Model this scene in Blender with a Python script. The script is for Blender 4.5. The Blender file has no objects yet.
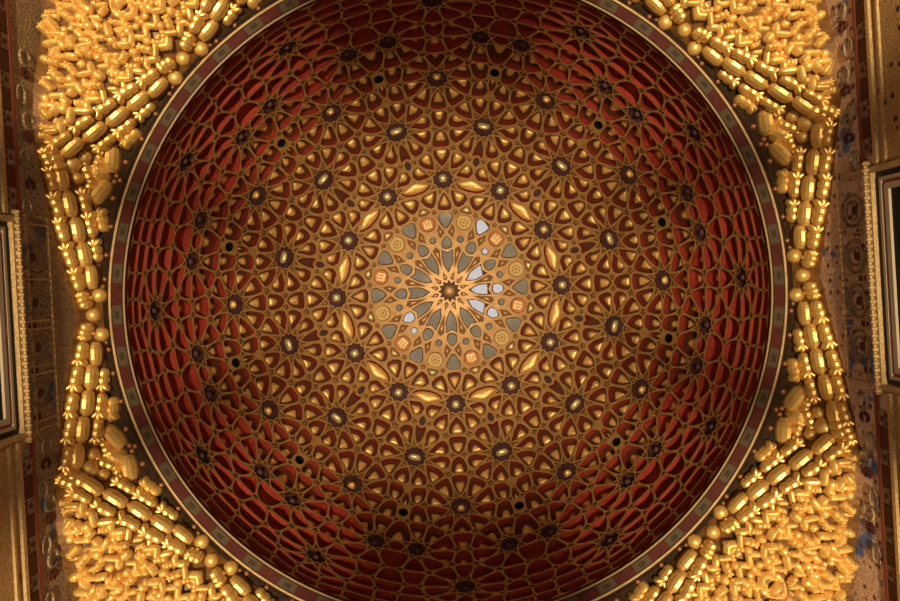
import bpy, bmesh, math, random
from mathutils import Vector, Matrix
random.seed(7)
PI = math.pi
R2D = 180 / PI
scene = bpy.context.scene
COL = scene.collection

# ------------------------------------------------------------------ survey of the room
F = 815.0                      # focal length in pixels of the 900 px frame
RD, HD = 4.57, 11.5            # dome radius, springing height above the camera
WALL = 5.15                    # half width of the square room
FLOOR = -1.5
TH = math.radians(3.25)        # the camera was turned a little against the room
CT, ST = math.cos(TH), math.sin(TH)
V = (-0.074, 0.20)             # camera stands a little off the dome's axis
P0 = (453.25, 280.9)           # where the zenith falls in the frame


def unrot(dx, dy):
    return (CT * dx - ST * dy, ST * dx + CT * dy)


def px_to_room(x, y, z):
    """room x, y of the point at height z that was measured at photo position x, y"""
    dx = (x - P0[0]) * z / F - V[0]
    dy = (y - P0[1]) * z / F - V[1]
    return unrot(dx, dy)


def alpha_of(r):
    lo, hi = 0.0, PI / 2
    for _ in range(50):
        m = (lo + hi) / 2
        if F * RD * math.sin(m) / (HD + RD * math.cos(m)) < r:
            lo = m
        else:
            hi = m
    return (lo + hi) / 2


def U_of(r):
    return math.log(math.tan(alpha_of(r) / 2)) * R2D


# ------------------------------------------------------------------ materials
def new_mat(name, base, rough=0.5, metal=0.0, noise=None, bump=None, coat=0.0):
    m = bpy.data.materials.new(name)
    m.use_nodes = True
    nt = m.node_tree
    b = nt.nodes['Principled BSDF']
    b.inputs['Base Color'].default_value = (*base, 1)
    b.inputs['Roughness'].default_value = rough
    b.inputs['Metallic'].default_value = metal
    if metal == 0:
        b.inputs['Specular IOR Level'].default_value = 0.15
    if coat:
        b.inputs['Coat Weight'].default_value = coat
        b.inputs['Coat Roughness'].default_value = 0.25
    tc = nt.nodes.new('ShaderNodeTexCoord')
    geo = nt.nodes.new('ShaderNodeNewGeometry')
    if noise:
        scale, other, lo, hi = noise
        n = nt.nodes.new('ShaderNodeTexNoise')
        n.inputs['Scale'].default_value = scale
        n.inputs['Detail'].default_value = 4
        nt.links.new(geo.outputs['Position'], n.inputs['Vector'])
        cr = nt.nodes.new('ShaderNodeValToRGB')
        cr.color_ramp.elements[0].position = lo
        cr.color_ramp.elements[1].position = hi
        cr.color_ramp.elements[0].color = (*base, 1)
        cr.color_ramp.elements[1].color = (*other, 1)
        nt.links.new(n.outputs['Fac'], cr.inputs['Fac'])
        nt.links.new(cr.outputs['Color'], b.inputs['Base Color'])
    if bump:
        scale, strength = bump
        n2 = nt.nodes.new('ShaderNodeTexNoise')
        n2.inputs['Scale'].default_value = scale
        n2.inputs['Detail'].default_value = 3
        nt.links.new(geo.outputs['Position'], n2.inputs['Vector'])
        bp = nt.nodes.new('ShaderNodeBump')
        bp.inputs['Strength'].default_value = strength
        bp.inputs['Distance'].default_value = 0.02
        nt.links.new(n2.outputs['Fac'], bp.inputs['Height'])
        nt.links.new(bp.outputs['Normal'], b.inputs['Normal'])
    return m


def stucco_mat(name, ground, line, dark, accent, acc_lo):
    """carved and painted plaster: fine interlace lines over a ground with sunk dark holes and painted patches"""
    m = bpy.data.materials.new(name)
    m.use_nodes = True
    nt = m.node_tree
    b = nt.nodes['Principled BSDF']
    b.inputs['Roughness'].default_value = 0.75
    b.inputs['Specular IOR Level'].default_value = 0.15
    geo = nt.nodes.new('ShaderNodeNewGeometry')
    mp = nt.nodes.new('ShaderNodeMapping')
    nt.links.new(geo.outputs['Position'], mp.inputs['Vector'])
    mp.inputs['Scale'].default_value = (1, 1, 0.8)

    def node(t, **kw):
        n = nt.nodes.new(t)
        for k, v in kw.items():
            n.inputs[k].default_value = v
        return n
    v1 = nt.nodes.new('ShaderNodeTexVoronoi')
    v1.feature = 'DISTANCE_TO_EDGE'
    v1.inputs['Scale'].default_value = 21
    v1.inputs['Randomness'].default_value = 1.0
    nt.links.new(mp.outputs[0], v1.inputs['Vector'])
    v2 = nt.nodes.new('ShaderNodeTexVoronoi')
    v2.inputs['Scale'].default_value = 5.5
    v2.inputs['Randomness'].default_value = 0.5
    nt.links.new(mp.outputs[0], v2.inputs['Vector'])
    n1 = node('ShaderNodeTexNoise', Scale=3.0, Detail=5.0)
    nt.links.new(mp.outputs[0], n1.inputs['Vector'])
    r1 = nt.nodes.new('ShaderNodeValToRGB')
    r1.color_ramp.elements[0].position = 0.03
    r1.color_ramp.elements[1].position = 0.16
    r1.color_ramp.elements[0].color = (*line, 1)
    r1.color_ramp.elements[1].color = (*ground, 1)
    nt.links.new(v1.outputs['Distance'], r1.inputs['Fac'])
    mx = nt.nodes.new('ShaderNodeMixRGB')
    r2 = nt.nodes.new('ShaderNodeValToRGB')
    r2.color_ramp.elements[0].position = acc_lo
    r2.color_ramp.elements[1].position = acc_lo + 0.08
    nt.links.new(n1.outputs['Fac'], r2.inputs['Fac'])
    nt.links.new(r2.outputs['Color'], mx.inputs['Fac'])
    nt.links.new(r1.outputs['Color'], mx.inputs['Color1'])
    mx.inputs['Color2'].default_value = (*accent, 1)
    mx2 = nt.nodes.new('ShaderNodeMixRGB')
    r3 = nt.nodes.new('ShaderNodeValToRGB')
    r3.color_ramp.elements[0].position = 0.14
    r3.color_ramp.elements[1].position = 0.24
    r3.color_ramp.elements[0].color = (1, 1, 1, 1)
    r3.color_ramp.elements[1].color = (0, 0, 0, 1)
    nt.links.new(v2.outputs['Distance'], r3.inputs['Fac'])
    nt.links.new(r3.outputs['Color'], mx2.inputs['Fac'])
    nt.links.new(mx.outputs[0], mx2.inputs['Color1'])
    mx2.inputs['Color2'].default_value = (*dark, 1)
    nt.links.new(mx2.outputs[0], b.inputs['Base Color'])
    bp = nt.nodes.new('ShaderNodeBump')
    bp.inputs['Strength'].default_value = 0.7
    bp.inputs['Distance'].default_value = 0.04
    bp.invert = True
    nt.links.new(r1.outputs['Color'], bp.inputs['Height'])
    nt.links.new(bp.outputs['Normal'], b.inputs['Normal'])
    return m


M = {
    'strap': new_mat('worn gilded cedar', (0.43, 0.235, 0.080), 0.45, 0.25, (9, (0.31, 0.155, 0.050), 0.35, 0.7)),
    'red': new_mat('vermilion painted cedar', (0.29, 0.034, 0.020), 0.5, 0.0, (5, (0.20, 0.023, 0.015), 0.4, 0.7)),
    'floor': new_mat('dark stained cedar', (0.10, 0.028, 0.012), 0.6),
    'brown': new_mat('brown cedar infill', (0.19, 0.075, 0.025), 0.55),
    'plum': new_mat('plum painted cedar', (0.075, 0.030, 0.030), 0.55),
    'gold': new_mat('gold leaf', (0.88, 0.51, 0.18), 0.42, 0.42, (14, (0.74, 0.38, 0.11), 0.4, 0.75)),
    'palegold': new_mat('pale gold leaf', (0.90, 0.66, 0.32), 0.3, 0.5),
    'mirror': new_mat('old silvered mirror', (0.50, 0.49, 0.47), 0.03, 0.86),
    'orange': new_mat('orange gilt field', (0.44, 0.14, 0.045), 0.5, 0.2),
    'medalgold': new_mat('dull gold field', (0.52, 0.35, 0.13), 0.5, 0.2),
    'hole': new_mat('unlit hole', (0.006, 0.004, 0.003), 0.9),
    'cream': new_mat('cream painted moulding', (0.54, 0.35, 0.18), 0.5, 0.0, (6, (0.40, 0.24, 0.11), 0.45, 0.7)),
    'creamdark': new_mat('darker cream moulding', (0.38, 0.24, 0.125), 0.55),  # cream in a darker tone for the inner moulding
    'rimred': new_mat('red painted panel', (0.075, 0.008, 0.005), 0.6, 0.0, (12, (0.045, 0.006, 0.004), 0.4, 0.65)),
    'rimgrey': new_mat('grey painted panel', (0.070, 0.045, 0.024), 0.6),
    'rimdark': new_mat('olive painted panel', (0.035, 0.021, 0.009), 0.6),
    'band': new_mat('dark brown cornice', (0.036, 0.016, 0.005), 0.75, 0.0, (22, (0.016, 0.007, 0.002), 0.4, 0.65), (30, 0.4)),
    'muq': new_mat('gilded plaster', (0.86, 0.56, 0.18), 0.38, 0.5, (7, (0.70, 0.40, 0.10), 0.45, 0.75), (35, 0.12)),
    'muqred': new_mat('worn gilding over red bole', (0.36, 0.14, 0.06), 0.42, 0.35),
    'muqshade': new_mat('shaded gilded bed', (0.20, 0.085, 0.018), 0.5, 0.3, (7, (0.09, 0.035, 0.007), 0.4, 0.7), (18, 0.5)),  # gold darkened: the shade between the prisms is put into the colour
    'black': new_mat('black frame moulding', (0.012, 0.010, 0.010), 0.5),
    'white': new_mat('pale frame moulding', (0.36, 0.28, 0.20), 0.55),
    'framered': new_mat('red frame moulding', (0.26, 0.03, 0.02), 0.5),
    'framegold': new_mat('worn gold frame', (0.50, 0.34, 0.16), 0.45, 0.2, (40, (0.33, 0.2, 0.08), 0.4, 0.6)),
    'void': new_mat('dark opening', (0.004, 0.004, 0.005), 0.6),
    'stripe': new_mat('dull red stripe', (0.20, 0.055, 0.035), 0.7),
    'tilepale': new_mat('pale mauve tile', (0.28, 0.19, 0.155), 0.6, 0.0, (30, (0.14, 0.08, 0.06), 0.45, 0.6)),
    'tiledark': new_mat('dark red tile', (0.085, 0.018, 0.014), 0.6),
    'marble': new_mat('pale stone floor', (0.42, 0.38, 0.32), 0.4, 0.0, (2, (0.34, 0.3, 0.25), 0.4, 0.6)),
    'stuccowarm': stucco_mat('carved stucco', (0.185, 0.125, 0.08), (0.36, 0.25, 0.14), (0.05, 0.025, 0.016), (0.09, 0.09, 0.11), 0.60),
    'stuccodaylit': stucco_mat('daylit painted stucco', (0.50, 0.34, 0.28), (0.75, 0.53, 0.38), (0.12, 0.07, 0.065), (0.12, 0.17, 0.38), 0.56),  # paler, cooler copy: daylight on the right wall is put into the colour
    'carved': stucco_mat('carved gilded stucco', (0.32, 0.18, 0.07), (0.46, 0.28, 0.11), (0.05, 0.025, 0.012), (0.22, 0.08, 0.04), 0.62),
}


# ------------------------------------------------------------------ object helpers
def mesh_obj(name, bm, mats, parent=None, loc=(0, 0, 0), smooth=False):
    me = bpy.data.meshes.new(name)
    bm.normal_update()
    bm.to_mesh(me)
    bm.free()
    for m in (mats if isinstance(mats, (list, tuple)) else [mats]):
        me.materials.append(m)
    if smooth:
        for p in me.polygons:
            p.use_smooth = True
    o = bpy.data.objects.new(name, me)
    COL.objects.link(o)
    o.location = loc
    if parent is not None:
        o.parent = parent
    return o


def empty(name, loc=(0, 0, 0)):
    o = bpy.data.objects.new(name, None)
    o.empty_display_size = 0.1
    COL.objects.link(o)
    o.location = loc
    return o


def tag(o, label=None, cat=None, group=None, kind=None):
    if label:
        o['label'] = label
    if cat:
        o['category'] = cat
    if group:
        o['group'] = group
    if kind:
        o['kind'] = kind
    return o


def add_box(bm, x0, x1, y0, y1, z0, z1, mi=0):
    vs = [bm.verts.new((x, y, z)) for x in (x0, x1) for y in (y0, y1) for z in (z0, z1)]
    for f in ((0, 1, 3, 2), (4, 6, 7, 5), (0, 4, 5, 1), (2, 3, 7, 6), (0, 2, 6, 4), (1, 5, 7, 3)):
        bm.faces.new([vs[i] for i in f]).material_index = mi
    return vs


HOURS = ['twelve', 'one', 'two', 'three', 'four', 'five', 'six', 'seven', 'eight', 'nine', 'ten', 'eleven']


def clock(phi_deg):
    """clock-face direction seen in the photograph; room angle 0 is right, growing downwards"""
    t = ((phi_deg + 90) / 30) % 12
    h = int(math.floor(t + 0.5))
    d = t - h
    a = HOURS[h % 12]
    if abs(d) < 0.06:
        return "at %s o'clock" % a
    if abs(abs(d) - 0.5) < 0.06:
        lo = int(math.floor(t))
        return "halfway from %s to %s o'clock" % (HOURS[lo % 12], HOURS[(lo + 1) % 12])
    return ("just past %s o'clock" if d > 0 else "just before %s o'clock") % a


# ------------------------------------------------------------------ the strapwork pattern of the dome
# drawn in Mercator coordinates of the hemisphere: x = degrees of longitude, y = U
NODE = {}       # name -> (a, U, kind, rho)


def nd(name, r, a, star=0.0):
    NODE[name] = (a, U_of(r), star * 1.28)


nd('T0', 13.2, 0); nd('N0', 9.2, 15); nd('K0', 23, 15)
nd('M', 40.5, 0); nd('S', 42.8, 8.6); nd('D', 47.5, 15); nd('W', 51, 7.7); nd('Q', 58.5, 0)
nd('E', 61.2, 9.4); nd('F', 59.6, 15); nd('G', 69.5, 6.3); nd('I', 78.2, 15)
nd('s1', 79.8, 7.7, 2.9); nd('J', 90, 15); nd('P0', 99.3, 15); nd('P1', 115.8, 15); nd('P2', 124, 15)
nd('s2', 144, 4.7, 1.75); nd('s3', 134, 11.9, 1.6); nd('Z', 138.5, 15)
nd('d1', 163.8, 2.0, 1.35); nd('s5', 182.5, 3.5, 1.4); nd('s6', 195.2, 9.0, 1.3); nd('Y', 199, 15)
nd('d2', 214, 9.9, 1.05); nd('d3', 215.3, 13.3, 0.8); nd('Hv', 218.5, 15)
nd('s7', 231.5, 8.0, 1.1); nd('s7p', 232.5, 13.6, 0.85); nd('s8', 240, 3.1, 1.05)
nd('d4', 256.7, 1.45, 0.85); nd('s9', 271.3, 2.6, 0.9); nd('s10', 280, 7.3, 0.9); nd('s10p', 280, 13.2, 0.8)
nd('d5', 293.5, 8.8, 0.75); nd('d5p', 293.5, 11.8, 0.75); nd('s12', 303.4, 7.2, 0.8); nd('s12p', 303.4, 12.8, 0.7)
nd('s13', 308, 2.4, 0.7)
nd('X1', 315, 2.4, 0.5); nd('X2', 312.5, 7.2, 0.55); nd('X3', 312.5, 12.8, 0.55)
nd('R1', 321.3, 2.4); nd('R2', 321.3, 7.2); nd('R3', 321.3, 12.8)

ROS = {
    'A': (112, 0, 5.9, 5.0, 10.3, [180, 144, 108, 72, 36, 0, -36, -72, -108, -144]),
    'B': (168, 15, 4.2, 3.6, 7.3, [180, 150, 118, 88, 57, 20, -20, -57, -88, -118, -150]),
    'C': (214, 0, 3.2, 2.75, 5.8, [180, 144, 108, 72, 36, 0, -36, -72, -108, -144]),
    'D': (258, 10.4, 2.4, 2.05, 3.9, [180, -144, -108, -72, -36, 0, 40, 90, 140]),
    'E': (293, 0, 2.4, 2.05, 4.0, [180, 144, 108, 72, 36, 0, -36, -72, -108, -144]),
}
EDGES = [l.split('-') for l in (
    'T0-N0 T0-K0 K0-S S-M S-D S-W W-Q W-E E-F E-G Q-G G-s1 s1-I s1-s1~ s1-J s1-A.162 J-P0 P0-A.126 P1-A.90 P1-P2 '
    'A.54-s3 s3-P2 A.18-s2 s2-s3 s2-s2~ s3-Z s3-B.165m s2-B.134m d1-B.103m s5-B.72m s6-B.38m Y-B.0 '
    'd1-d1~ d1-s2 d1-s5 s5-s5~ s5-s6 s5-C.162 s6-Y s6-d2 s6-C.126 d2-C.90 d2-s7 d2-d3 d3-Y d3-Hv d3-s7p s7p-s7p^ '
    's7-C.54 s7-s8 s7-s7p s7-D.162m s8-C.18 s8-s8~ s8-d4 s8-D.126m d4-d4~ d4-D.90m d4-s9 '
    's7p-D.160 D.115-D.115^ D.65-D.65^ s9-s9~ s9-D.54m s9-s10 s9-E.162 s10-D.18m s10-s10p s10-d5 s10-E.126 '
    's10p-D.20 s10p-s10p^ s10p-d5p d5-d5p d5-E.90 d5-s12 d5p-d5p^ d5p-s12p s12-E.54 s12-s13 s12-X2 X2-R2 X2-X3 X3-X3^ X1-X2 X1-X1~ s12-s12p '
    's12p-s12p^ s12p-X3 X3-R3 s13-E.18 s13-s13~ s13-X1 X1-R1 R1-R1~ R1-R2 R2-R3 R3-R3^').split()]


def ros_geo(name):
    r, a, T, N, K, pet = ROS[name]
    U = U_of(r)
    pet = sorted(b % 360 for b in pet)
    out = []
    for i, b in enumerate(pet):
        nb = pet[(i + 1) % len(pet)]
        mid = (b + ((nb - b) % 360) / 2) % 360
        pos = lambda rho, be: (a + rho * math.sin(math.radians(be)), U + rho * math.cos(math.radians(be)))
        out.append((b, pos(T, b), mid, pos(N, mid), pos(K, mid)))
    return (a, U), out


def ref_pos(ref):
    mirror0 = ref.endswith('~')
    mirror15 = ref.endswith('^')
    ref = ref.rstrip('~^')
    if '.' in ref:
        n, an = ref.split('.')
        want = -float(an[:-1]) if an.endswith('m') else float(an)
        _, g = ros_geo(n)
        best = min(g, key=lambda t: abs((t[2] - want + 180) % 360 - 180))
        a, U = best[4]
        kind = 'K'
        star = 0
    else:
        a, U, star = NODE[ref]
        kind = 'star' if star else ('T' if ref == 'T0' else 'N' if ref == 'N0' else 'K' if ref == 'K0' else 'P')
    if mirror0:
        a = -a
    if mirror15:
        a = 30 - a
    return a, U, kind, star


VERTS = []      # (phi, U)
VTAG = []
VIDX = {}


def vid(phi, U, tg):
    k = (round((phi % 360) * 200) % 72000, round(U * 200))
    for dk in (-1, 0, 1):
        for du in (-1, 0, 1):
            q = ((k[0] + dk) % 72000, k[1] + du)
            if q in VIDX:
                return VIDX[q]
    VIDX[k] = len(VERTS)
    VERTS.append((phi % 360, U))
    VTAG.append(tg)
    return VIDX[k]


OPS = [(k, s) for k in range(12) for s in (1, -1)]
raw_edges = set()
STAR_R = {}
for e in EDGES:
    pa, pb = ref_pos(e[0]), ref_pos(e[1])
    for k, s in OPS:
        ia = vid(30 * k + s * pa[0], pa[1], pa[2])
        ib = vid(30 * k + s * pb[0], pb[1], pb[2])
        if pa[3]:
            STAR_R[ia] = pa[3]
        if pb[3]:
            STAR_R[ib] = pb[3]
        raw_edges.add((min(ia, ib), max(ia, ib)))
for name in ROS:
    c, g = ros_geo(name)
    n = len(g)
    for k, s in OPS:
        for i in range(n):
            b, tp, mid, npos, kp = g[i]
            tn = g[(i + 1) % n][1]
            it = vid(30 * k + s * tp[0], tp[1], 'T')
            it2 = vid(30 * k + s * tn[0], tn[1], 'T')
            inn = vid(30 * k + s * npos[0], npos[1], 'N')
            ik = vid(30 * k + s * kp[0], kp[1], 'K')
            for p, q in ((it, inn), (inn, it2), (it, ik), (ik, it2)):
                raw_edges.add((min(p, q), max(p, q)))


def wrapd(d):
    return (d + 180) % 360 - 180


def direction(i, j):
    return math.atan2(VERTS[j][1] - VERTS[i][1], wrapd(VERTS[j][0] - VERTS[i][0]))


adj = {}
for p, q in raw_edges:
    adj.setdefault(p, set()).add(q)
    adj.setdefault(q, set()).add(p)
tip = {}
edges = set()
for sv, rho in STAR_R.items():
    nb = sorted(adj[sv], key=lambda j: direction(sv, j))
    angs = [direction(sv, j) for j in nb]
    ring = []
    n = len(nb)
    for i, j in enumerate(nb):
        t = len(VERTS)
        VERTS.append(((VERTS[sv][0] + rho * math.cos(angs[i])) % 360, VERTS[sv][1] + rho * math.sin(angs[i])))
        VTAG.append(('tip', sv))
        tip[(sv, j)] = t
        ring.append(t)
        gap = (angs[(i + 1) % n] - angs[i]) % (2 * PI)
        md = angs[i] + gap / 2
        rr = rho * 0.56
        t = len(VERTS)
        VERTS.append(((VERTS[sv][0] + rr * math.cos(md)) % 360, VERTS[sv][1] + rr * math.sin(md)))
        VTAG.append(('notch', sv))
        ring.append(t)
    for i in range(len(ring)):
        edges.add((ring[i], ring[(i + 1) % len(ring)]))
for p, q in raw_edges:
    a = tip.get((p, q), p)
    b = tip.get((q, p), q)
    edges.add((a, b))
adj = {}
for p, q in edges:
    adj.setdefault(p, []).append(q)
    adj.setdefault(q, []).append(p)
order = {v: sorted(set(ns), key=lambda j: direction(v, j)) for v, ns in adj.items()}
seen = set()
FACES = []
for v in order:
    for w in order[v]:
        if (v, w) in seen:
            continue
        f = []
        a, b = v, w
        while (a, b) not in seen:
            seen.add((a, b))
            f.append(a)
            ns = order[b]
            i = ns.index(a)
            a, b = b, ns[(i - 1) % len(ns)]
        FACES.append(f)


def sph(phi, U):
    al = 2 * math.atan(math.exp(U / R2D))
    p = math.radians(phi)
    return Vector((math.sin(al) * math.cos(p), math.sin(al) * math.sin(p), math.cos(al)))


# what sits in each field: radius, angle in the half wedge, kind
SEED = [
    (31, 0, 'mirror1'), (49, 0, 'mirror2'), (53, 15, 'mirror3'), (70, 0, 'mirror4'), (68.6, 15, 'medal'), (84, 15, 'tiny'),
    (42, 15, 'small'), (60, 5.6, 'small'), (107.6, 15, 'almond'), (130, 15, 'plumfill'), (146, 15, 'slot'),
    (206, 15, 'slit'), (224, 15, 'hole'),
]
PSEED = [(U_of(r), a, t) for r, a, t in SEED]


def fold(phi):
    a = phi % 30
    return min(a, 30 - a)


class Cell:
    pass


CELLS = []
for f in FACES:
    tags = [VTAG[i] for i in f]
    dirs = [sph(*VERTS[i]) for i in f]
    wind = sum(wrapd(VERTS[f[(i + 1) % len(f)]][0] - VERTS[f[i]][0]) for i in range(len(f)))
    c = Vector((0, 0, 0))
    for d in dirs:
        c += d
    c.normalize()
    if abs(wind) > 180:
        if max(VERTS[i][1] for i in f) > -20:
            continue                      # the open outer side of the net
        c = Vector((0, 0, 1))
    C = Cell()
    C.center = c
    ax = Vector((0, 0, 1)) if c.z < 0.999 else Vector((1, 0, 0))
    e1 = ax.cross(c).normalized()         # tangential
    e2 = c.cross(e1).normalized()         # towards the apex
    C.e1, C.e2 = e1, e2
    C.poly = [((d.dot(e1) / d.dot(c)) * RD, (d.dot(e2) / d.dot(c)) * RD) for d in dirs]
    C.phi = math.degrees(math.atan2(c.y, c.x)) % 360
    al = math.acos(max(-1, min(1, c.z)))
    C.al = al
    C.U = math.log(max(1e-6, math.tan(al / 2))) * R2D
    area = sum(C.poly[i][0] * C.poly[(i + 1) % len(f)][1] - C.poly[(i + 1) % len(f)][0] * C.poly[i][1] for i in range(len(f))) / 2
    C.sharp = [t == 'T' for t in tags]
    if area < 0:
        C.poly.reverse()
        C.sharp.reverse()
    C.area = abs(area)
    if all(isinstance(t, tuple) for t in tags) and len({t[1] for t in tags}) == 1:
        C.kind = 'star'
    elif all(t in ('T', 'N') for t in tags if not isinstance(t, tuple)) and not any(isinstance(t, tuple) for t in tags):
        C.kind = 'rosette'
    elif sorted(str(t) for t in tags) == ['K', 'N', 'T', 'T']:
        C.kind = 'kite'
    else:
        a = fold(C.phi)
        best = min(PSEED, key=lambda s: (s[0] - C.U) ** 2 + (s[1] - a) ** 2)
        dist = math.hypot(best[0] - C.U, best[1] - a)
        lim = 4.5 if C.U < -95 else (2.6 if C.U < -55 else 1.5)
        C.kind = best[2] if dist < lim else 'gold'
    CELLS.append(C)


def at(C, uv, depth):
    d = (C.center + C.e1 * (uv[0] / RD) + C.e2 * (uv[1] / RD)).normalized()
    v = d * (RD + depth)
    return Vector((v.x, v.y, v.z + HD))


def area2(p):
    return sum(p[i][0] * p[(i + 1) % len(p)][1] - p[(i + 1) % len(p)][0] * p[i][1] for i in range(len(p))) / 2


def centroid(p):
    A = area2(p)
    if abs(A) < 1e-9:
        return (sum(q[0] for q in p) / len(p), sum(q[1] for q in p) / len(p))
    cx = cy = 0
    for i in range(len(p)):
        x0, y0 = p[i]
        x1, y1 = p[(i + 1) % len(p)]
        k = x0 * y1 - x1 * y0
        cx += (x0 + x1) * k
        cy += (y0 + y1) * k
    return (cx / 6 / A, cy / 6 / A)


def inset(p, w):
    n = len(p)
    out = []
    for i in range(n):
        a, b, c = p[i - 1], p[i], p[(i + 1) % n]
        d1 = (b[0] - a[0], b[1] - a[1])
        d2 = (c[0] - b[0], c[1] - b[1])
        l1 = math.hypot(*d1) or 1e-9
        l2 = math.hypot(*d2) or 1e-9
        n1 = (-d1[1] / l1, d1[0] / l1)
        n2 = (-d2[1] / l2, d2[0] / l2)
        bx, by = n1[0] + n2[0], n1[1] + n2[1]
        den = 1 + n1[0] * n2[0] + n1[1] * n2[1]
        k = w / max(den, 0.22)
        out.append((b[0] + bx * k, b[1] + by * k))
    ok = area2(out) > 0.12 * area2(p)
    if ok:
        for i in range(n):                # every edge must keep its direction
            ex = p[(i + 1) % n][0] - p[i][0]
            ey = p[(i + 1) % n][1] - p[i][1]
            fx = out[(i + 1) % n][0] - out[i][0]
            fy = out[(i + 1) % n][1] - out[i][1]
            if ex * fx + ey * fy < 0:
                ok = False
                break
    if not ok:
        cx, cy = centroid(p)
        per = sum(math.hypot(p[(i + 1) % n][0] - p[i][0], p[(i + 1) % n][1] - p[i][1]) for i in range(n))
        s = max(0.35, 1 - w * per / (2 * area2(p)))
        out = [(cx + (q[0] - cx) * s, cy + (q[1] - cy) * s) for q in p]
    return out


def scale(p, s, c=None):
    c = c or centroid(p)
    return [(c[0] + (q[0] - c[0]) * s, c[1] + (q[1] - c[1]) * s) for q in p]


def chaikin(p, n=1, keep=None):
    for _ in range(n):
        o = []
        for i in range(len(p)):
            a, b = p[i], p[(i + 1) % len(p)]
            o.append((a[0] * .75 + b[0] * .25, a[1] * .75 + b[1] * .25))
            o.append((a[0] * .25 + b[0] * .75, a[1] * .25 + b[1] * .75))
        p = o
    return p


def soften(q, sharp, tt=0.36):
    """two points per corner: corners cut, except the sharp tip of a teardrop"""
    n = len(q)
    out = []
    for i in range(n):
        a, b, c = q[i - 1], q[i], q[(i + 1) % n]
        t = 0.08 if sharp[i] else tt
        out.append((b[0] + (a[0] - b[0]) * t, b[1] + (a[1] - b[1]) * t))
        out.append((b[0] + (c[0] - b[0]) * t, b[1] + (c[1] - b[1]) * t))
    return out


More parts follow.
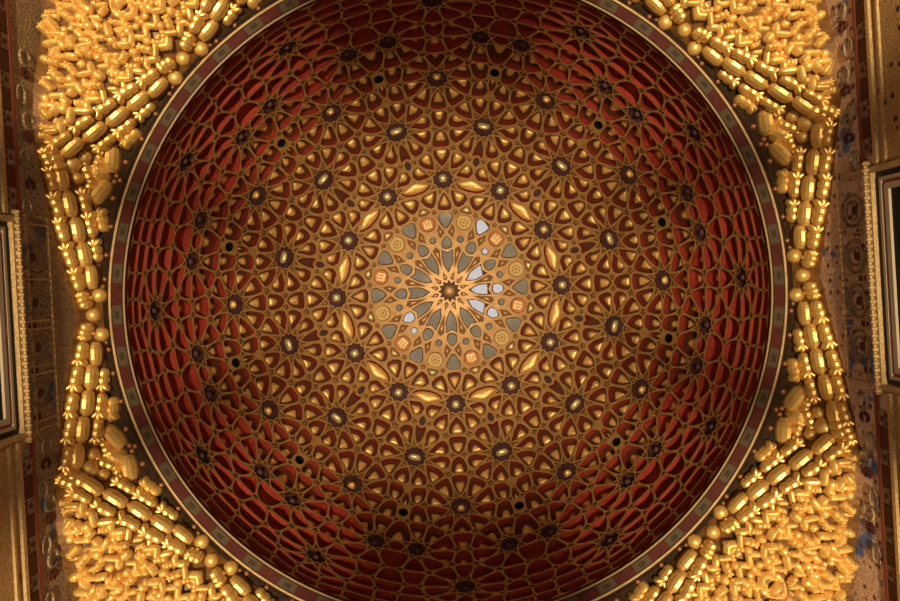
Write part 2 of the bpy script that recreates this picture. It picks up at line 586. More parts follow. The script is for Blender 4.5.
net = bmesh.new()       # strap tops and strap sides
beds = bmesh.new()      # sunk fields: 0 stained floor, 1 brown infill, 2 plum, 3 hole, 4 strap colour relief
DEPTH = {'star': .035, 'kite': .03, 'small': .03, 'rosette': .07, 'plumfill': .05, 'slot': .14, 'slit': .12, 'hole': .22,
         'mirror1': .05, 'mirror2': .05, 'mirror3': .05, 'mirror4': .05, 'medal': .035, 'tiny': .03, 'almond': .07}
for C in CELLS:
    k = C.kind
    w = 0.024 if C.al > 0.5 else 0.027
    if k in ('star', 'kite', 'small', 'tiny'):
        w *= 0.72
    w *= 1.0 if C.al < .7 else (.86 if C.al < .95 else .70)
    if k == 'rosette':
        w *= 0.5
    q0 = inset(C.poly, w)
    q = soften(q0, C.sharp, {'mirror1': .06, 'mirror2': .22, 'mirror3': .3, 'mirror4': .25}.get(k, .36)) if k not in ('star', 'kite', 'rosette', 'small') else [v for v in q0 for _ in (0, 1)]
    soft = k not in ('star', 'kite', 'rosette', 'small')
    if not soft:
        q = q0
    if (k == 'gold' and any(C.sharp)) or k in ('mirror2', 'mirror3', 'mirror4'):
        cc = centroid(q)
        rm = min(abs((q[i][0] - cc[0]) * (q[(i + 1) % len(q)][1] - q[i][1]) - (q[i][1] - cc[1]) * (q[(i + 1) % len(q)][0] - q[i][0]))
                 / (math.hypot(q[(i + 1) % len(q)][0] - q[i][0], q[(i + 1) % len(q)][1] - q[i][1]) or 1e-6) for i in range(len(q)))
        q2 = []
        tips = list(C.sharp)
        if k in ('mirror2', 'mirror4'):
            vs = [p[1] for p in C.poly]
            it = vs.index(min(vs) if k == 'mirror2' else max(vs))
            tips = [i == it for i in range(len(vs))]
        fac = {'mirror2': 1.32, 'mirror3': 1.5, 'mirror4': 1.3}.get(k, 1.40 if C.al < .8 else 1.75)
        for i, p in enumerate(q):
            r_ = math.hypot(p[0] - cc[0], p[1] - cc[1])
            lim = 9 if tips[i // 2] else fac * rm
            f_ = min(1.0, lim / r_)
            q2.append((cc[0] + (p[0] - cc[0]) * f_, cc[1] + (p[1] - cc[1]) * f_))
        q = q2
    if k == 'mirror1':                       # arrow-shaped fields with a notched outer end
        it = C.sharp.index(True)
        C.poly = C.poly[it:] + C.poly[:it]
        C.sharp = C.sharp[it:] + C.sharp[:it]
        sg = 1 if C.poly[1][0] > 0 else -1
        rc = RD * math.sin(C.al) * 50.7
        q = [(sg * l / 50.7, (rc - r) / 50.7) for l, r in (
            (-.05, 18.6), (.05, 18.6), (4.4, 26), (5.2, 31), (5.8, 41.4), (5.7, 41.7), (.1, 38.9), (-.1, 38.9), (-5.7, 41.7), (-5.8, 41.4), (-5.2, 31), (-4.4, 26))]
    if k in ('medal', 'hole'):
        cc = centroid(q)
        rm = min(abs((q[i][0] - cc[0]) * (q[(i + 1) % len(q)][1] - q[i][1]) - (q[i][1] - cc[1]) * (q[(i + 1) % len(q)][0] - q[i][0]))
                 / (math.hypot(q[(i + 1) % len(q)][0] - q[i][0], q[(i + 1) % len(q)][1] - q[i][1]) or 1e-6) for i in range(len(q)))
        rm *= 1.12 if k == 'medal' else 1.0
        q = [(cc[0] + (p[0] - cc[0]) * min(1, rm / math.hypot(p[0] - cc[0], p[1] - cc[1])),
              cc[1] + (p[1] - cc[1]) * min(1, rm / math.hypot(p[0] - cc[0], p[1] - cc[1]))) for p in q]
    C.hole = q
    C.depth = DEPTH.get(k, 0.58 * math.sqrt(C.area) * 0.8)
    if k == 'gold':
        C.depth = max(0.06, min(0.11, C.depth)) + 0.025 * max(0.0, min(1.0, (C.al - 0.85) / 0.4))
    top = [net.verts.new(at(C, p, 0)) for p in C.poly]
    hi = [net.verts.new(at(C, p, 0)) for p in q]
    hs = [net.verts.new(at(C, p, 0)) for p in q]
    lo = [net.verts.new(at(C, p, C.depth)) for p in q]
    n = len(top)
    for i in range(n):
        j = (i + 1) % n
        if soft:
            net.faces.new((top[i], top[j], hi[2 * j], hi[2 * i + 1]))
            net.faces.new((top[i], hi[2 * i + 1], hi[2 * i]))
        else:
            net.faces.new((top[i], top[j], hi[j], hi[i]))
    m = len(q)
    for i in range(m):
        j = (i + 1) % m
        net.faces.new((hs[i], hs[j], lo[j], lo[i])).material_index = \
            1 if k in ('gold', 'slot', 'almond') else (2 if k in ('hole', 'slit') else 3)
    fl = [beds.verts.new(at(C, p, C.depth)) for p in q]
    f = beds.faces.new(fl)
    f.material_index = {'star': 1, 'kite': 1, 'small': 1, 'tiny': 1, 'rosette': 2, 'plumfill': 2, 'hole': 3, 'slit': 3, 'slot': 0}.get(k, 5 if C.al > 1.1 else 0)
    if k in ('kite', 'small', 'star'):       # little raised lozenge in the small fields
        s = scale(q, 0.30)
        a = [beds.verts.new(at(C, p, C.depth)) for p in s]
        b = [beds.verts.new(at(C, p, C.depth - 0.02)) for p in s]
        beds.faces.new(b).material_index = 4
        for i in range(len(s)):
            j = (i + 1) % len(s)
            beds.faces.new((a[i], a[j], b[j], b[i])).material_index = 4
bmesh.ops.remove_doubles(beds, verts=beds.verts[:], dist=1e-5)

# outer shell of the dome, behind the net
shell = bmesh.new()
SEG = 96
rings = []
for i in range(25):
    al = PI / 2 * i / 24
    rr = RD + 0.27
    rings.append([shell.verts.new((rr * math.sin(al) * math.cos(2 * PI * j / SEG), rr * math.sin(al) * math.sin(2 * PI * j / SEG), HD + rr * math.cos(al)))
                  for j in range(SEG)] if i else [shell.verts.new((0, 0, HD + rr))])
for i in range(24):
    for j in range(SEG):
        k = (j + 1) % SEG
        if i == 0:
            shell.faces.new((rings[0][0], rings[1][j], rings[1][k]))
        else:
            shell.faces.new((rings[i][j], rings[i][k], rings[i + 1][k], rings[i + 1][j]))

dome = empty('ceiling', (0, 0, HD))
tag(dome, 'round cedar dome ceiling covered in twelve-fold gilded strapwork over sunk red fields', 'dome', None, 'structure')


def dome_part(name, bm, mats):
    bmesh.ops.translate(bm, verts=bm.verts[:], vec=(0, 0, -HD))
    return mesh_obj(name, bm, mats, dome)


tag(dome_part('strapwork', net, [M['strap'], M['red'], M['hole'], M['floor']]), 'gilded brown strapwork with red painted sides')
tag(dome_part('sunk_fields', beds, [M['floor'], M['brown'], M['plum'], M['hole'], M['strap'], M['red']]), 'dark floors of the sunk fields')
dome_part('outer_shell', shell, M['floor'])


# ------------------------------------------------------------------ applied pieces in the fields
def cushion(C, poly, d0, h, prof, bm=None, mi=0, base=None):
    """a pillow standing on the field floor: prof = [(scale, height fraction)...]"""
    bm = bm or bmesh.new()
    base = base or at(C, centroid(poly), d0)
    c = centroid(poly)
    prev = None
    for s, t in prof:
        ring = [bm.verts.new(at(C, p, d0 - h * t) - base) for p in scale(poly, s, c)]
        if prev:
            for i in range(len(ring)):
                j = (i + 1) % len(ring)
                bm.faces.new((prev[i], prev[j], ring[j], ring[i])).material_index = mi
        prev = ring
    bm.faces.new(prev).material_index = mi
    return bm, base


PILLOW = [(1.0, 0.0), (0.96, 0.30), (0.82, 0.62), (0.58, 0.86), (0.3, 0.97), (0.1, 1.0)]
orbits = {}
for C in CELLS:
    if C.kind in ('gold', 'almond', 'tiny'):
        key = (C.kind, round(C.U * 2.5), round(fold(C.phi) * 2.5))
        orbits.setdefault(key, []).append(C)
ring_list = sorted(orbits.items(), key=lambda kv: (sum(c.al for c in kv[1]) / len(kv[1]), kv[0][2]))
ORD = ['zeroth', 'first', 'second', 'third', 'fourth', 'fifth', 'sixth', 'seventh', 'eighth', 'ninth', 'tenth', 'eleventh', 'twelfth',
       'thirteenth', 'fourteenth', 'fifteenth', 'sixteenth', 'seventeenth', 'eighteenth', 'nineteenth', 'twentieth']
REST = []
count = 0
allg = []
for gi, (key, cs) in enumerate(ring_list):
    for C in cs:
        allg.append((gi, C))
gold_budget = 300
for gi, (key, cs) in enumerate(ring_list):
    kind = key[0]
    cs.sort(key=lambda c: c.phi)
    if kind == 'gold' and (count + len(cs) > gold_budget):
        REST.extend(cs)
        continue
    proto = {}
    for C in cs:
        s = 1 if (C.phi % 30) <= 15.01 else -1
        if fold(C.phi) < 0.05 or fold(C.phi) > 14.95:
            s = 1
        k = int(round((C.phi - (fold(C.phi) if s > 0 else -fold(C.phi))) / 30)) % 12
        if kind == 'tiny':
            poly = chaikin(scale(C.hole, 0.62), 1)
            h = 0.045
        elif kind == 'almond':
            poly = chaikin(inset(C.hole, 0.013), 1)
            h = 0.06
        else:
            poly = chaikin(scale(C.hole, 0.63 if C.al < .6 else 0.54), 2)
            h = 0.055
        if s in proto:
            o0, phi0 = proto[s]
            o = o0.copy()
            COL.objects.link(o)
            o.rotation_euler = (0, 0, math.radians(C.phi - phi0))
            o.location = Matrix.Rotation(math.radians(C.phi - phi0), 4, 'Z') @ o0.location
        else:
            bm, base = cushion(C, poly, C.depth, h, PILLOW)
            o = mesh_obj({'almond': 'almond_boss', 'tiny': 'bead_boss'}.get(kind, 'teardrop_boss'), bm,
                         M['palegold'] if kind == 'tiny' else M['gold'], None, base, smooth=True)
            proto[s] = (o, C.phi)
        if kind == 'almond':
            pass
        elif kind == 'tiny':
            pass
        else:
            pass
        C.obj = o
        C.lab = (kind, gi)
    if kind == 'gold':
        count += len(cs)
gidx = 0
for gi, (key, cs) in enumerate(ring_list):
    kind = key[0]
    if not hasattr(cs[0], 'obj'):
        continue
    if kind == 'gold':
        gidx += 1
    for C in cs:
        where = clock(C.phi)
        if kind == 'almond':
            tag(C.obj, 'long gilded almond boss between two round-stud stars, %s' % where, 'boss', 'almond bosses between the round-stud stars')
        elif kind == 'tiny':
            tag(C.obj, 'tiny gilded bead on outer side of a round medallion, %s' % where, 'boss', 'beads beyond the medallions')
        else:
            tag(C.obj, 'gilded teardrop boss in %s teardrop ring from centre, %s' % (ORD[gidx], where), 'boss', 'gilded teardrop bosses of the dome')
if REST:
    bm = bmesh.new()
    zero = Vector((0, 0, HD))
    for C in REST:
        if C.al > 1.22:
            continue
        cushion(C, chaikin(scale(C.hole, 0.46), 1), C.depth, 0.035, PILLOW, bm, 0, zero)
    o = mesh_obj('teardrop_bosses', bm, M['gold'], None, zero, smooth=True)
    tag(o, 'outer rings of small gilded bosses deep in red fields of the lower dome', 'boss', None, 'stuff')

# silvered panes
BRIGHT = {('mirror1', 0), ('mirror1', 330), ('mirror1', 30), ('mirror2', 0), ('mirror2', 30), ('mirror2', 150),
          ('mirror3', 135), ('mirror3', 315), ('mirror4', 300)}
TIPN = {'mirror1': 'long arrow-shaped grey mirror pane next to the central star',
        'mirror2': 'grey drop-shaped mirror pane in second ring from centre',
        'mirror3': 'small grey mirror pane on inner side of a medallion',
        'mirror4': 'grey drop-shaped mirror pane between two medallions'}
MG = {'mirror1': 'arrow panes round the central star', 'mirror2': 'second ring of mirror panes',
      'mirror3': 'small panes inside the medallions', 'mirror4': 'panes between the medallions'}
for C in CELLS:
    if not C.kind.startswith('mirror'):
        continue
    poly = inset(C.hole, 0.011)
    d0 = C.depth
    base = at(C, centroid(poly), d0)
    c0 = centroid(poly)

    def flat(p, up):
        return C.e1 * (p[0] - c0[0]) + C.e2 * (p[1] - c0[1]) - C.center * up
    bm = bmesh.new()
    b = [bm.verts.new(flat(p, 0)) for p in poly]
    t = [bm.verts.new(flat(p, .012)) for p in poly]
    g = [bm.verts.new(flat(p, .018)) for p in scale(poly, 0.95)]
    bm.faces.new(g)
    for i in range(len(b)):
        j = (i + 1) % len(b)
        bm.faces.new((b[i], b[j], t[j], t[i]))
        bm.faces.new((t[i], t[j], g[j], g[i]))
    o = mesh_obj('mirror_pane', bm, M['mirror'], None, base)
    ph = round(C.phi) % 360
    # lean aims each reflection: floor for most, the added cool area light for some
    mid = base
    dirc = (Vector((0.07, -0.2, 0.0)) - mid).normalized()
    if (C.kind, int(ph)) in BRIGHT:
        goal = Vector((WALL - 0.1, 0.0, 1.0))
    else:
        goal = Vector((random.uniform(-.35, .35), random.uniform(-.35, .35), FLOOR))
    nrm = (dirc + (goal - mid).normalized()).normalized()
    o.rotation_mode = 'QUATERNION'
    o.rotation_quaternion = (-C.center).rotation_difference(nrm)
    o.location = Vector(o.location) - C.center * 0.016
    tag(o, TIPN[C.kind] + ', ' + clock(C.phi), 'mirror', MG[C.kind])

# medallions: six castles, six gilded rosettes
CASTLE = [(-.62, -.62, .62, -.36), (-.62, -.36, -.30, .42), (-.16, -.36, .16, .62), (.30, -.36, .62, .42),
          (-.68, .42, -.50, .60), (-.42, .42, -.24, .60), (.24, .42, .42, .60), (.50, .42, .68, .60), (-.22, .62, -.08, .78), (.08, .62, .22, .78)]
for C in sorted((c for c in CELLS if c.kind == 'medal'), key=lambda c: c.phi):
    poly = inset(C.hole, 0.004)
    base = at(C, (0, 0), C.depth)
    castle = int(round((C.phi - 15) / 30)) % 2 == 0
    root = empty('medallion', base)
    bm, _ = cushion(C, poly, C.depth, 0.022, [(1, 0), (0.98, .6), (0.88, 1.0)], None, 0, base)
    fo = mesh_obj('field', bm, M['orange'] if castle else M['medalgold'], root)
    cx, cy = centroid(poly)
    rr = 0.125
    bm = bmesh.new()
    if castle:
        for x0, y0, x1, y1 in CASTLE:
            pts = [(x0, y0), (x1, y0), (x1, y1), (x0, y1)]
            pts = [(cx + p[0] * rr, cy - p[1] * rr) for p in pts]
            lo = [bm.verts.new(at(C, p, C.depth - 0.02) - base) for p in pts]
            hi = [bm.verts.new(at(C, p, C.depth - 0.04) - base) for p in pts]
            bm.faces.new(hi)
            for i in range(4):
                bm.faces.new((lo[i], lo[(i + 1) % 4], hi[(i + 1) % 4], hi[i]))
        mesh_obj('castle', bm, M['palegold'], root)
        tag(root, 'round orange medallion with pale gold castle, %s' % clock(C.phi), 'medallion', 'castle medallions')
    else:
        for i in range(9):
            an = 2 * PI * i / 8
            px, py, ra = (cx, cy, .28 * rr) if i == 8 else (cx + math.cos(an) * .58 * rr, cy + math.sin(an) * .58 * rr, .2 * rr)
            pts = [(px + ra * math.cos(t * PI / 3), py + ra * math.sin(t * PI / 3)) for t in range(6)]
            lo = [bm.verts.new(at(C, p, C.depth - 0.02) - base) for p in pts]
            hi = [bm.verts.new(at(C, (px + (p[0] - px) * .6, py + (p[1] - py) * .6), C.depth - 0.034) - base) for p in pts]
            bm.faces.new(hi)
            for t in range(6):
                bm.faces.new((lo[t], lo[(t + 1) % 6], hi[(t + 1) % 6], hi[t]))
        mesh_obj('flower', bm, M['strap'], root)
        tag(root, 'round plain gold medallion with small flower, %s' % clock(C.phi), 'medallion', 'gold flower medallions')

# star rosettes with studs
RNAME = {'A': ('inner ring dark star with round pale gold stud', 'round-stud stars'),
         'B': ('second ring dark star with oblong gold stud', 'oblong-stud stars'),
         'C': ('third ring plum star with small gold stud', 'plum stars of the third ring'),
         'D': ('fourth ring plum star, one of a close pair', 'paired plum stars'),
         'E': ('outermost plum star near the dome rim', 'plum stars near the rim')}
for C in CELLS:
    if C.kind != 'rosette':
        continue
    base = at(C, (0, 0), C.depth)
    root = empty('star_rosette', base)
    n = len(C.hole)
    rmean = sum(math.hypot(*p) for p in C.hole) / n
    centre_star = C.al < 0.02
    # toothed rim
    bm = bmesh.new()
    nt_ = 16
    for i in range(nt_):
        a0, a1, am = [2 * PI * (i + t) / nt_ for t in (0.08, 0.92, 0.5)]
        pts = [(rmean * .98 * math.cos(a0), rmean * .98 * math.sin(a0)), (rmean * .98 * math.cos(a1), rmean * .98 * math.sin(a1)),
               (rmean * .70 * math.cos(am), rmean * .70 * math.sin(am))]
        lo = [bm.verts.new(at(C, p, C.depth) - base) for p in pts]
        hi = [bm.verts.new(at(C, p, C.depth - 0.035) - base) for p in pts]
        bm.faces.new(hi)
        for t in range(3):
            bm.faces.new((lo[t], lo[(t + 1) % 3], hi[(t + 1) % 3], hi[t]))
    mesh_obj('toothed_rim', bm, M['floor'] if centre_star else M['plum'], root)
    which = 'O' if centre_star else min(ROS, key=lambda k: abs(U_of(ROS[k][0]) - C.U))
    if which == 'O':
        pts = [(.128 * math.cos(2 * PI * i / 24) * (1 if i % 2 else .8), .128 * math.sin(2 * PI * i / 24) * (1 if i % 2 else .8)) for i in range(24)]
        bm, _ = cushion(C, pts, C.depth, 0.05, PILLOW, None, 0, base)
        mesh_obj('flower', bm, M['strap'], root)
    else:
        st = {'A': (.075, .075), 'B': (.115, .055), 'C': (.07, .055), 'D': (.06, .05), 'E': (.055, .05)}[which]
        pts = [(st[0] * math.copysign(abs(math.cos(t * PI / 10)) ** .7, math.cos(t * PI / 10)), st[1] * math.copysign(abs(math.sin(t * PI / 10)) ** .7, math.sin(t * PI / 10))) for t in range(20)]
        bm, _ = cushion(C, pts, C.depth, 0.08, PILLOW, None, 0, base)
        mesh_obj('stud', bm, M['palegold'] if which in 'AB' else M['gold'] if which == 'C' else M['plum'], root, smooth=True)
    if which == 'O':
        tag(root, 'central toothed gold star at the very top of the dome', 'star')
    else:
        nm, gr = RNAME[which]
        tag(root, '%s, %s' % (nm, clock(C.phi)), 'star', gr)


# ------------------------------------------------------------------ rim of the dome
def torus(bm, r, z, t, seg=160, k=8, mi=0):
    rg = []
    for i in range(seg):
        a = 2 * PI * i / seg
        rg.append([bm.verts.new(((r + t * math.cos(2 * PI * j / k)) * math.cos(a), (r + t * math.cos(2 * PI * j / k)) * math.sin(a), z + t * math.sin(2 * PI * j / k))) for j in range(k)])
    for i in range(seg):
        for j in range(k):
            bm.faces.new((rg[i][j], rg[(i + 1) % seg][j], rg[(i + 1) % seg][(j + 1) % k], rg[i][(j + 1) % k])).material_index = mi


RIN, ROUT, APO = 4.575, 4.772, 4.87
cor = empty('cornice_ring', (0, 0, HD))
tag(cor, 'round painted cornice of red and grey panels between two cream mouldings', 'cornice')
bm = bmesh.new(); torus(bm, RIN, 0, 0.015); mesh_obj('inner_moulding', bm, M['creamdark'], cor, smooth=True)
bm = bmesh.new(); torus(bm, ROUT, -0.01, 0.019); mesh_obj('outer_moulding', bm, M['cream'], cor, smooth=True)
bm = bmesh.new()
prev = None
for i in range(161):
    a = 2 * PI * i / 160
    cur = [bm.verts.new((r * math.cos(a), r * math.sin(a), z)) for r, z in ((RIN - .012, .05), (RIN, 0.012), (ROUT, 0.012), (ROUT + .03, .05))]
    if prev:
        for j in range(3):
            bm.faces.new((prev[j], cur[j], cur[j + 1], prev[j + 1]))
    prev = cur
mesh_obj('ground_band', bm, M['rimdark'], cor)
for i in range(100):
    red = i % 2 == 1
    a0 = math.radians(-0.2 + 3.6 * i - 1.8)
    a1 = a0 + math.radians(3.6)
    if red:
        a0 -= math.radians(.12); a1 += math.radians(.12)
    else:
        a0 += math.radians(.18); a1 -= math.radians(.18)
    bm = bmesh.new()

    def plate(b0, b1, r0, r1, z0, z1, mi):
        q = [(r0, b0), (r0, (b0 + b1) / 2), (r0, b1), (r1, b1), (r1, (b0 + b1) / 2), (r1, b0)]
        lo = [bm.verts.new((r * math.cos(b), r * math.sin(b), z0)) for r, b in q]
        hi = [bm.verts.new((r * math.cos(b), r * math.sin(b), z1)) for r, b in q]
        bm.faces.new(hi).material_index = mi
        for t in range(6):
            bm.faces.new((lo[t], lo[(t + 1) % 6], hi[(t + 1) % 6], hi[t])).material_index = mi
    plate(a0, a1, RIN + .035, ROUT - .03, 0.012, 0.0, 0)
    if not red:
        m_ = (a1 - a0) * .3
        plate(a0 + m_, a1 - m_, RIN + .075, ROUT - .06, 0.0, -0.006, 1)
    mesh_obj('red_panel' if red else 'grey_panel', bm, M['rimred'] if red else [M['rimgrey'], M['rimdark']], cor)

# flat eight-sided soffit outside the ring
bm = bmesh.new()
prev = None
NS = 192
for i in range(NS + 1):
    a = 2 * PI * i / NS
    da = (a + PI / 8) % (PI / 4) - PI / 8
    ro = (APO + 0.06) / math.cos(da)
    cur = [bm.verts.new((r * math.cos(a), r * math.sin(a), z)) for r, z in ((ROUT + .02, HD + .02), (ro, HD + .02))]
    if prev:
        bm.faces.new((prev[0], cur[0], cur[1], prev[1]))
    prev = cur
tag(mesh_obj('trim_1', bm, M['band']), 'dark brown eight-sided soffit around the dome ring', 'soffit', None, 'structure')


# ------------------------------------------------------------------ gilded muqarnas
def zwall(s):
    t = [(0, 11.26), (1.2, 10.75), (2.3, 10.36), (3.0, 10.45), (3.8, 10.74), (5.3, 10.9)]
    for (s0, z0), (s1, z1) in zip(t, t[1:]):
        if s <= s1:
            return z0 + (z1 - z0) * (s - s0) / (s1 - s0)
    return t[-1][1]


def zbase(x, y):
    """stepped bed: falls from the soffit the same way behind all eight sides, then runs to the wall line"""
    ax, ay = abs(x), abs(y)
    hi, lo = max(ax, ay), min(ax, ay)
    dg = (hi + lo) / math.sqrt(2)
    o = max(hi, dg) - APO
    if o <= 0:
        return HD
    q = lo if hi >= dg else (hi - lo) / math.sqrt(2)
    ow = WALL - APO
    q8 = min(q, 2.3)
    k = (HD - zwall(q8)) / ow
    if o < ow:
        return HD - k * o
    w = WALL - hi
    t = (o - ow) / (o - ow + max(w, 1e-4))
    return HD - (k * ow * (1 - t) + (HD - zwall(lo)) * t)


corners = []
CN = ['lower right', 'lower left', 'upper left', 'upper right']
for k in range(4):
    a = PI / 4 + k * PI / 2
    root = empty('muqarnas_squinch', (4.6 * math.cos(a) * 1.1, 4.6 * math.sin(a) * 1.1, HD - .4))
    tag(root, 'gilded muqarnas of stacked prisms filling the %s corner outside the dome ring' % CN[k], 'muqarnas', 'corner muqarnas')
    corners.append(root)
    bm = bmesh.new()
    prev = None
    for i in range(65):
        ph = k * PI / 2 + PI / 2 * i / 64
        da = (ph + PI / 8) % (PI / 4) - PI / 8
        r0 = APO / math.cos(da)
        c_, s_ = math.cos(ph), math.sin(ph)
        r1 = WALL / max(abs(c_), abs(s_))
        cur = []
        for j in range(15):
            r = r0 + (r1 - r0) * j / 14
            x, y = r * c_, r * s_
            cur.append(bm.verts.new((x, y, zbase(x * .99999, y * .99999))))
        if prev:
            for j in range(14):
                bm.faces.new((prev[j], cur[j], cur[j + 1], prev[j + 1]))
        prev = cur
    bmesh.ops.translate(bm, verts=bm.verts[:], vec=-Vector(root.location))
    mesh_obj('gilded_bed', bm, M['muqshade'], root, smooth=True)


def barrel_bm(L, W, H):
    """long faceted prism hanging down: flat belly, cut flanks, chamfered ends"""
    bm = bmesh.new()
    ec = min(L * .34, W * .55)
    sec = [(-.5, .25), (-.5, -.2), (-.34, -.72), (-.12, -1), (.12, -1), (.34, -.72), (.5, -.2), (.5, .25)]
    st = [(-L / 2, .52), (-L / 2 + ec * .45, .86), (-L / 2 + ec, 1), (L / 2 - ec, 1), (L / 2 - ec * .45, .86), (L / 2, .52)]
    pv = None
    first = None
    for x, s in st:
        cur = [bm.verts.new((x, y * W * s, z * H * (s if z < 0 else 1))) for y, z in sec]
        if pv:
            for i in range(7):
                bm.faces.new((pv[i], pv[i + 1], cur[i + 1], cur[i]))
        else:
            first = cur
        pv = cur
    bm.faces.new(first)
    bm.faces.new(list(reversed(pv)))
    return bm


def add_mesh(bm, src, mat):
    vm = {}
    for v in src.verts:
        vm[v] = bm.verts.new(mat @ v.co)
    for f in src.faces:
        try:
            bm.faces.new([vm[v] for v in f.verts])
        except ValueError:
            pass
    src.free()


def claw_bm(L, W, H):
    """short prism whose far end opens in three prongs"""
    bm = bmesh.new()
    add_mesh(bm, barrel_bm(L * .46, W * .86, H * .9), Matrix.Translation((-L * .36, 0, 0)))
    add_mesh(bm, barrel_bm(L * .44, W * .96, H * 1.05), Matrix.Translation((-L * .04, 0, 0)))
    for an in (-42, 0, 42):
        p = barrel_bm(L * .44, W * .46, H * .85)
        add_mesh(bm, p, Matrix.Translation((L * .10, 0, -H * .12)) @ Matrix.Rotation(math.radians(an), 4, 'Z') @ Matrix.Translation((L * .20, 0, 0)))
    return bm


def knob_bm(r, H):
    bm = bmesh.new()
    pv = None
    for t in range(6):
        a = PI / 2 * t / 5
        rr, z = r * math.cos(a * .96), -H * math.sin(a)
        cur = [bm.verts.new((rr * math.cos(2 * PI * i / 10), rr * math.sin(2 * PI * i / 10), z)) for i in range(10)]
        if pv:
            for i in range(10):
                bm.faces.new((pv[i], pv[(i + 1) % 10], cur[(i + 1) % 10], cur[i]))
        else:
            up = [bm.verts.new((v.co.x * 1.02, v.co.y * 1.02, .06)) for v in cur]
            for i in range(10):
                bm.faces.new((up[i], up[(i + 1) % 10], cur[(i + 1) % 10], cur[i]))
        pv = cur
    bm.faces.new(pv)
    return bm


MESHES = {}


def piece_mesh(kind, L, W):
    key = (kind, round(L, 2), round(W, 3))
    if key not in MESHES:
        if kind == 'barrel_prism':
            bm = barrel_bm(L, W, W * .8)
        elif kind in ('claw_prism',):
            bm = claw_bm(L, W, W * .85)
        else:
            bm = knob_bm(W / 2, W * .55)
        bmesh.ops.recalc_face_normals(bm, faces=bm.faces[:])
        me = bpy.data.meshes.new(kind)
        bm.to_mesh(me)
        bm.free()
        me.materials.append(M['muqred'] if kind == 'small_knob' else M['muq'])
        for p in me.polygons:
            p.use_smooth = kind not in ('barrel_prism', 'claw_prism')
        MESHES[key] = me
    return MESHES[key]


def put(kind, x, y, ang, L, W, drop=0.0, tilt=0.0):
    k = int((math.atan2(y, x) % (2 * PI)) / (PI / 2)) % 4
    root = corners[k]
    o = bpy.data.objects.new(kind, piece_mesh(kind, L, W))
    COL.objects.link(o)
    o.parent = root
    z = zbase(x, y) - drop
    o.location = Vector((x, y, z)) - Vector(root.location)
    # lean with the bed it hangs from
    e = 0.03
    gx = (zbase(x + e, y) - zbase(x - e, y)) / (2 * e)
    gy = (zbase(x, y + e) - zbase(x, y - e)) / (2 * e)
    n = Vector((-gx * .08, -gy * .08, 1)).normalized()
    q = Vector((0, 0, 1)).rotation_difference(n)
    o.rotation_mode = 'QUATERNION'
    o.rotation_quaternion = q @ Matrix.Rotation(ang, 4, 'Z').to_quaternion()
    return o


# half of one octagon side, measured on the photo: x, y, kind, axis direction in degrees (photo, y down), length, width in px
HALF = [
    (92, 318, 'knob', 0, 0, 11), (100, 334.6, 'knob', 0, 0, 11.5), (85.3, 333, 'claw_prism', 100, 13, 9),
    (95, 354, 'barrel_prism', 88, 21, 9.5), (106.6, 350, 'small_knob', 0, 0, 5), (104, 343, 'small_knob', 0, 0, 4), (80.5, 356, 'claw_prism', 97, 18, 8),
    (90, 377, 'barrel_prism', 94, 22, 11), (75, 381, 'claw_prism', 100, 19, 8), (103, 381, 'claw_prism', 92, 17, 7.5), (111, 374, 'small_knob', 0, 0, 5),
    (86, 403, 'barrel_prism', 94, 22, 11), (70, 408, 'claw_prism', 100, 19, 8), (99.5, 408, 'claw_prism', 94, 19, 8.5), (112.5, 410, 'claw_prism', 92, 17, 7.5),
    (119, 402, 'small_knob', 0, 0, 5),
    (80.5, 430, 'barrel_prism', 94, 23, 11.5), (65, 435, 'claw_prism', 100, 19, 8), (96, 433, 'claw_prism', 94, 18, 8.5), (114, 437, 'barrel_prism', 47, 24, 12),
    (124, 430, 'small_knob', 0, 0, 5.5), (105, 424, 'small_knob', 0, 0, 5),
    (75, 457, 'barrel_prism', 92, 23, 12), (61, 463, 'claw_prism', 98, 19, 8), (90.5, 455, 'knob', 0, 0, 10), (106, 449, 'claw_prism', 66, 14, 8),
    (130, 452, 'small_knob', 0, 0, 5.5),
]
BIS = [(86, 471.6, 'knob', 0, 0, 15), (101.6, 464, 'claw_prism', 206, 17, 9), (117.5, 458, 'barrel_prism', 26, 17, 13), (71, 481, 'claw_prism', 206, 18, 11),
       (57, 488, 'claw_prism', 206, 15, 10), (134, 449, 'small_knob', 0, 0, 5)]


def measure(x, y):
    lo, hi = 9.0, HD + .05
    for _ in range(40):
        z = (lo + hi) / 2
        X, Y = px_to_room(x, y, z)
        if zbase(X, Y) - 0.05 > z:
            lo = z
        else:
            hi = z
    return X, Y, z


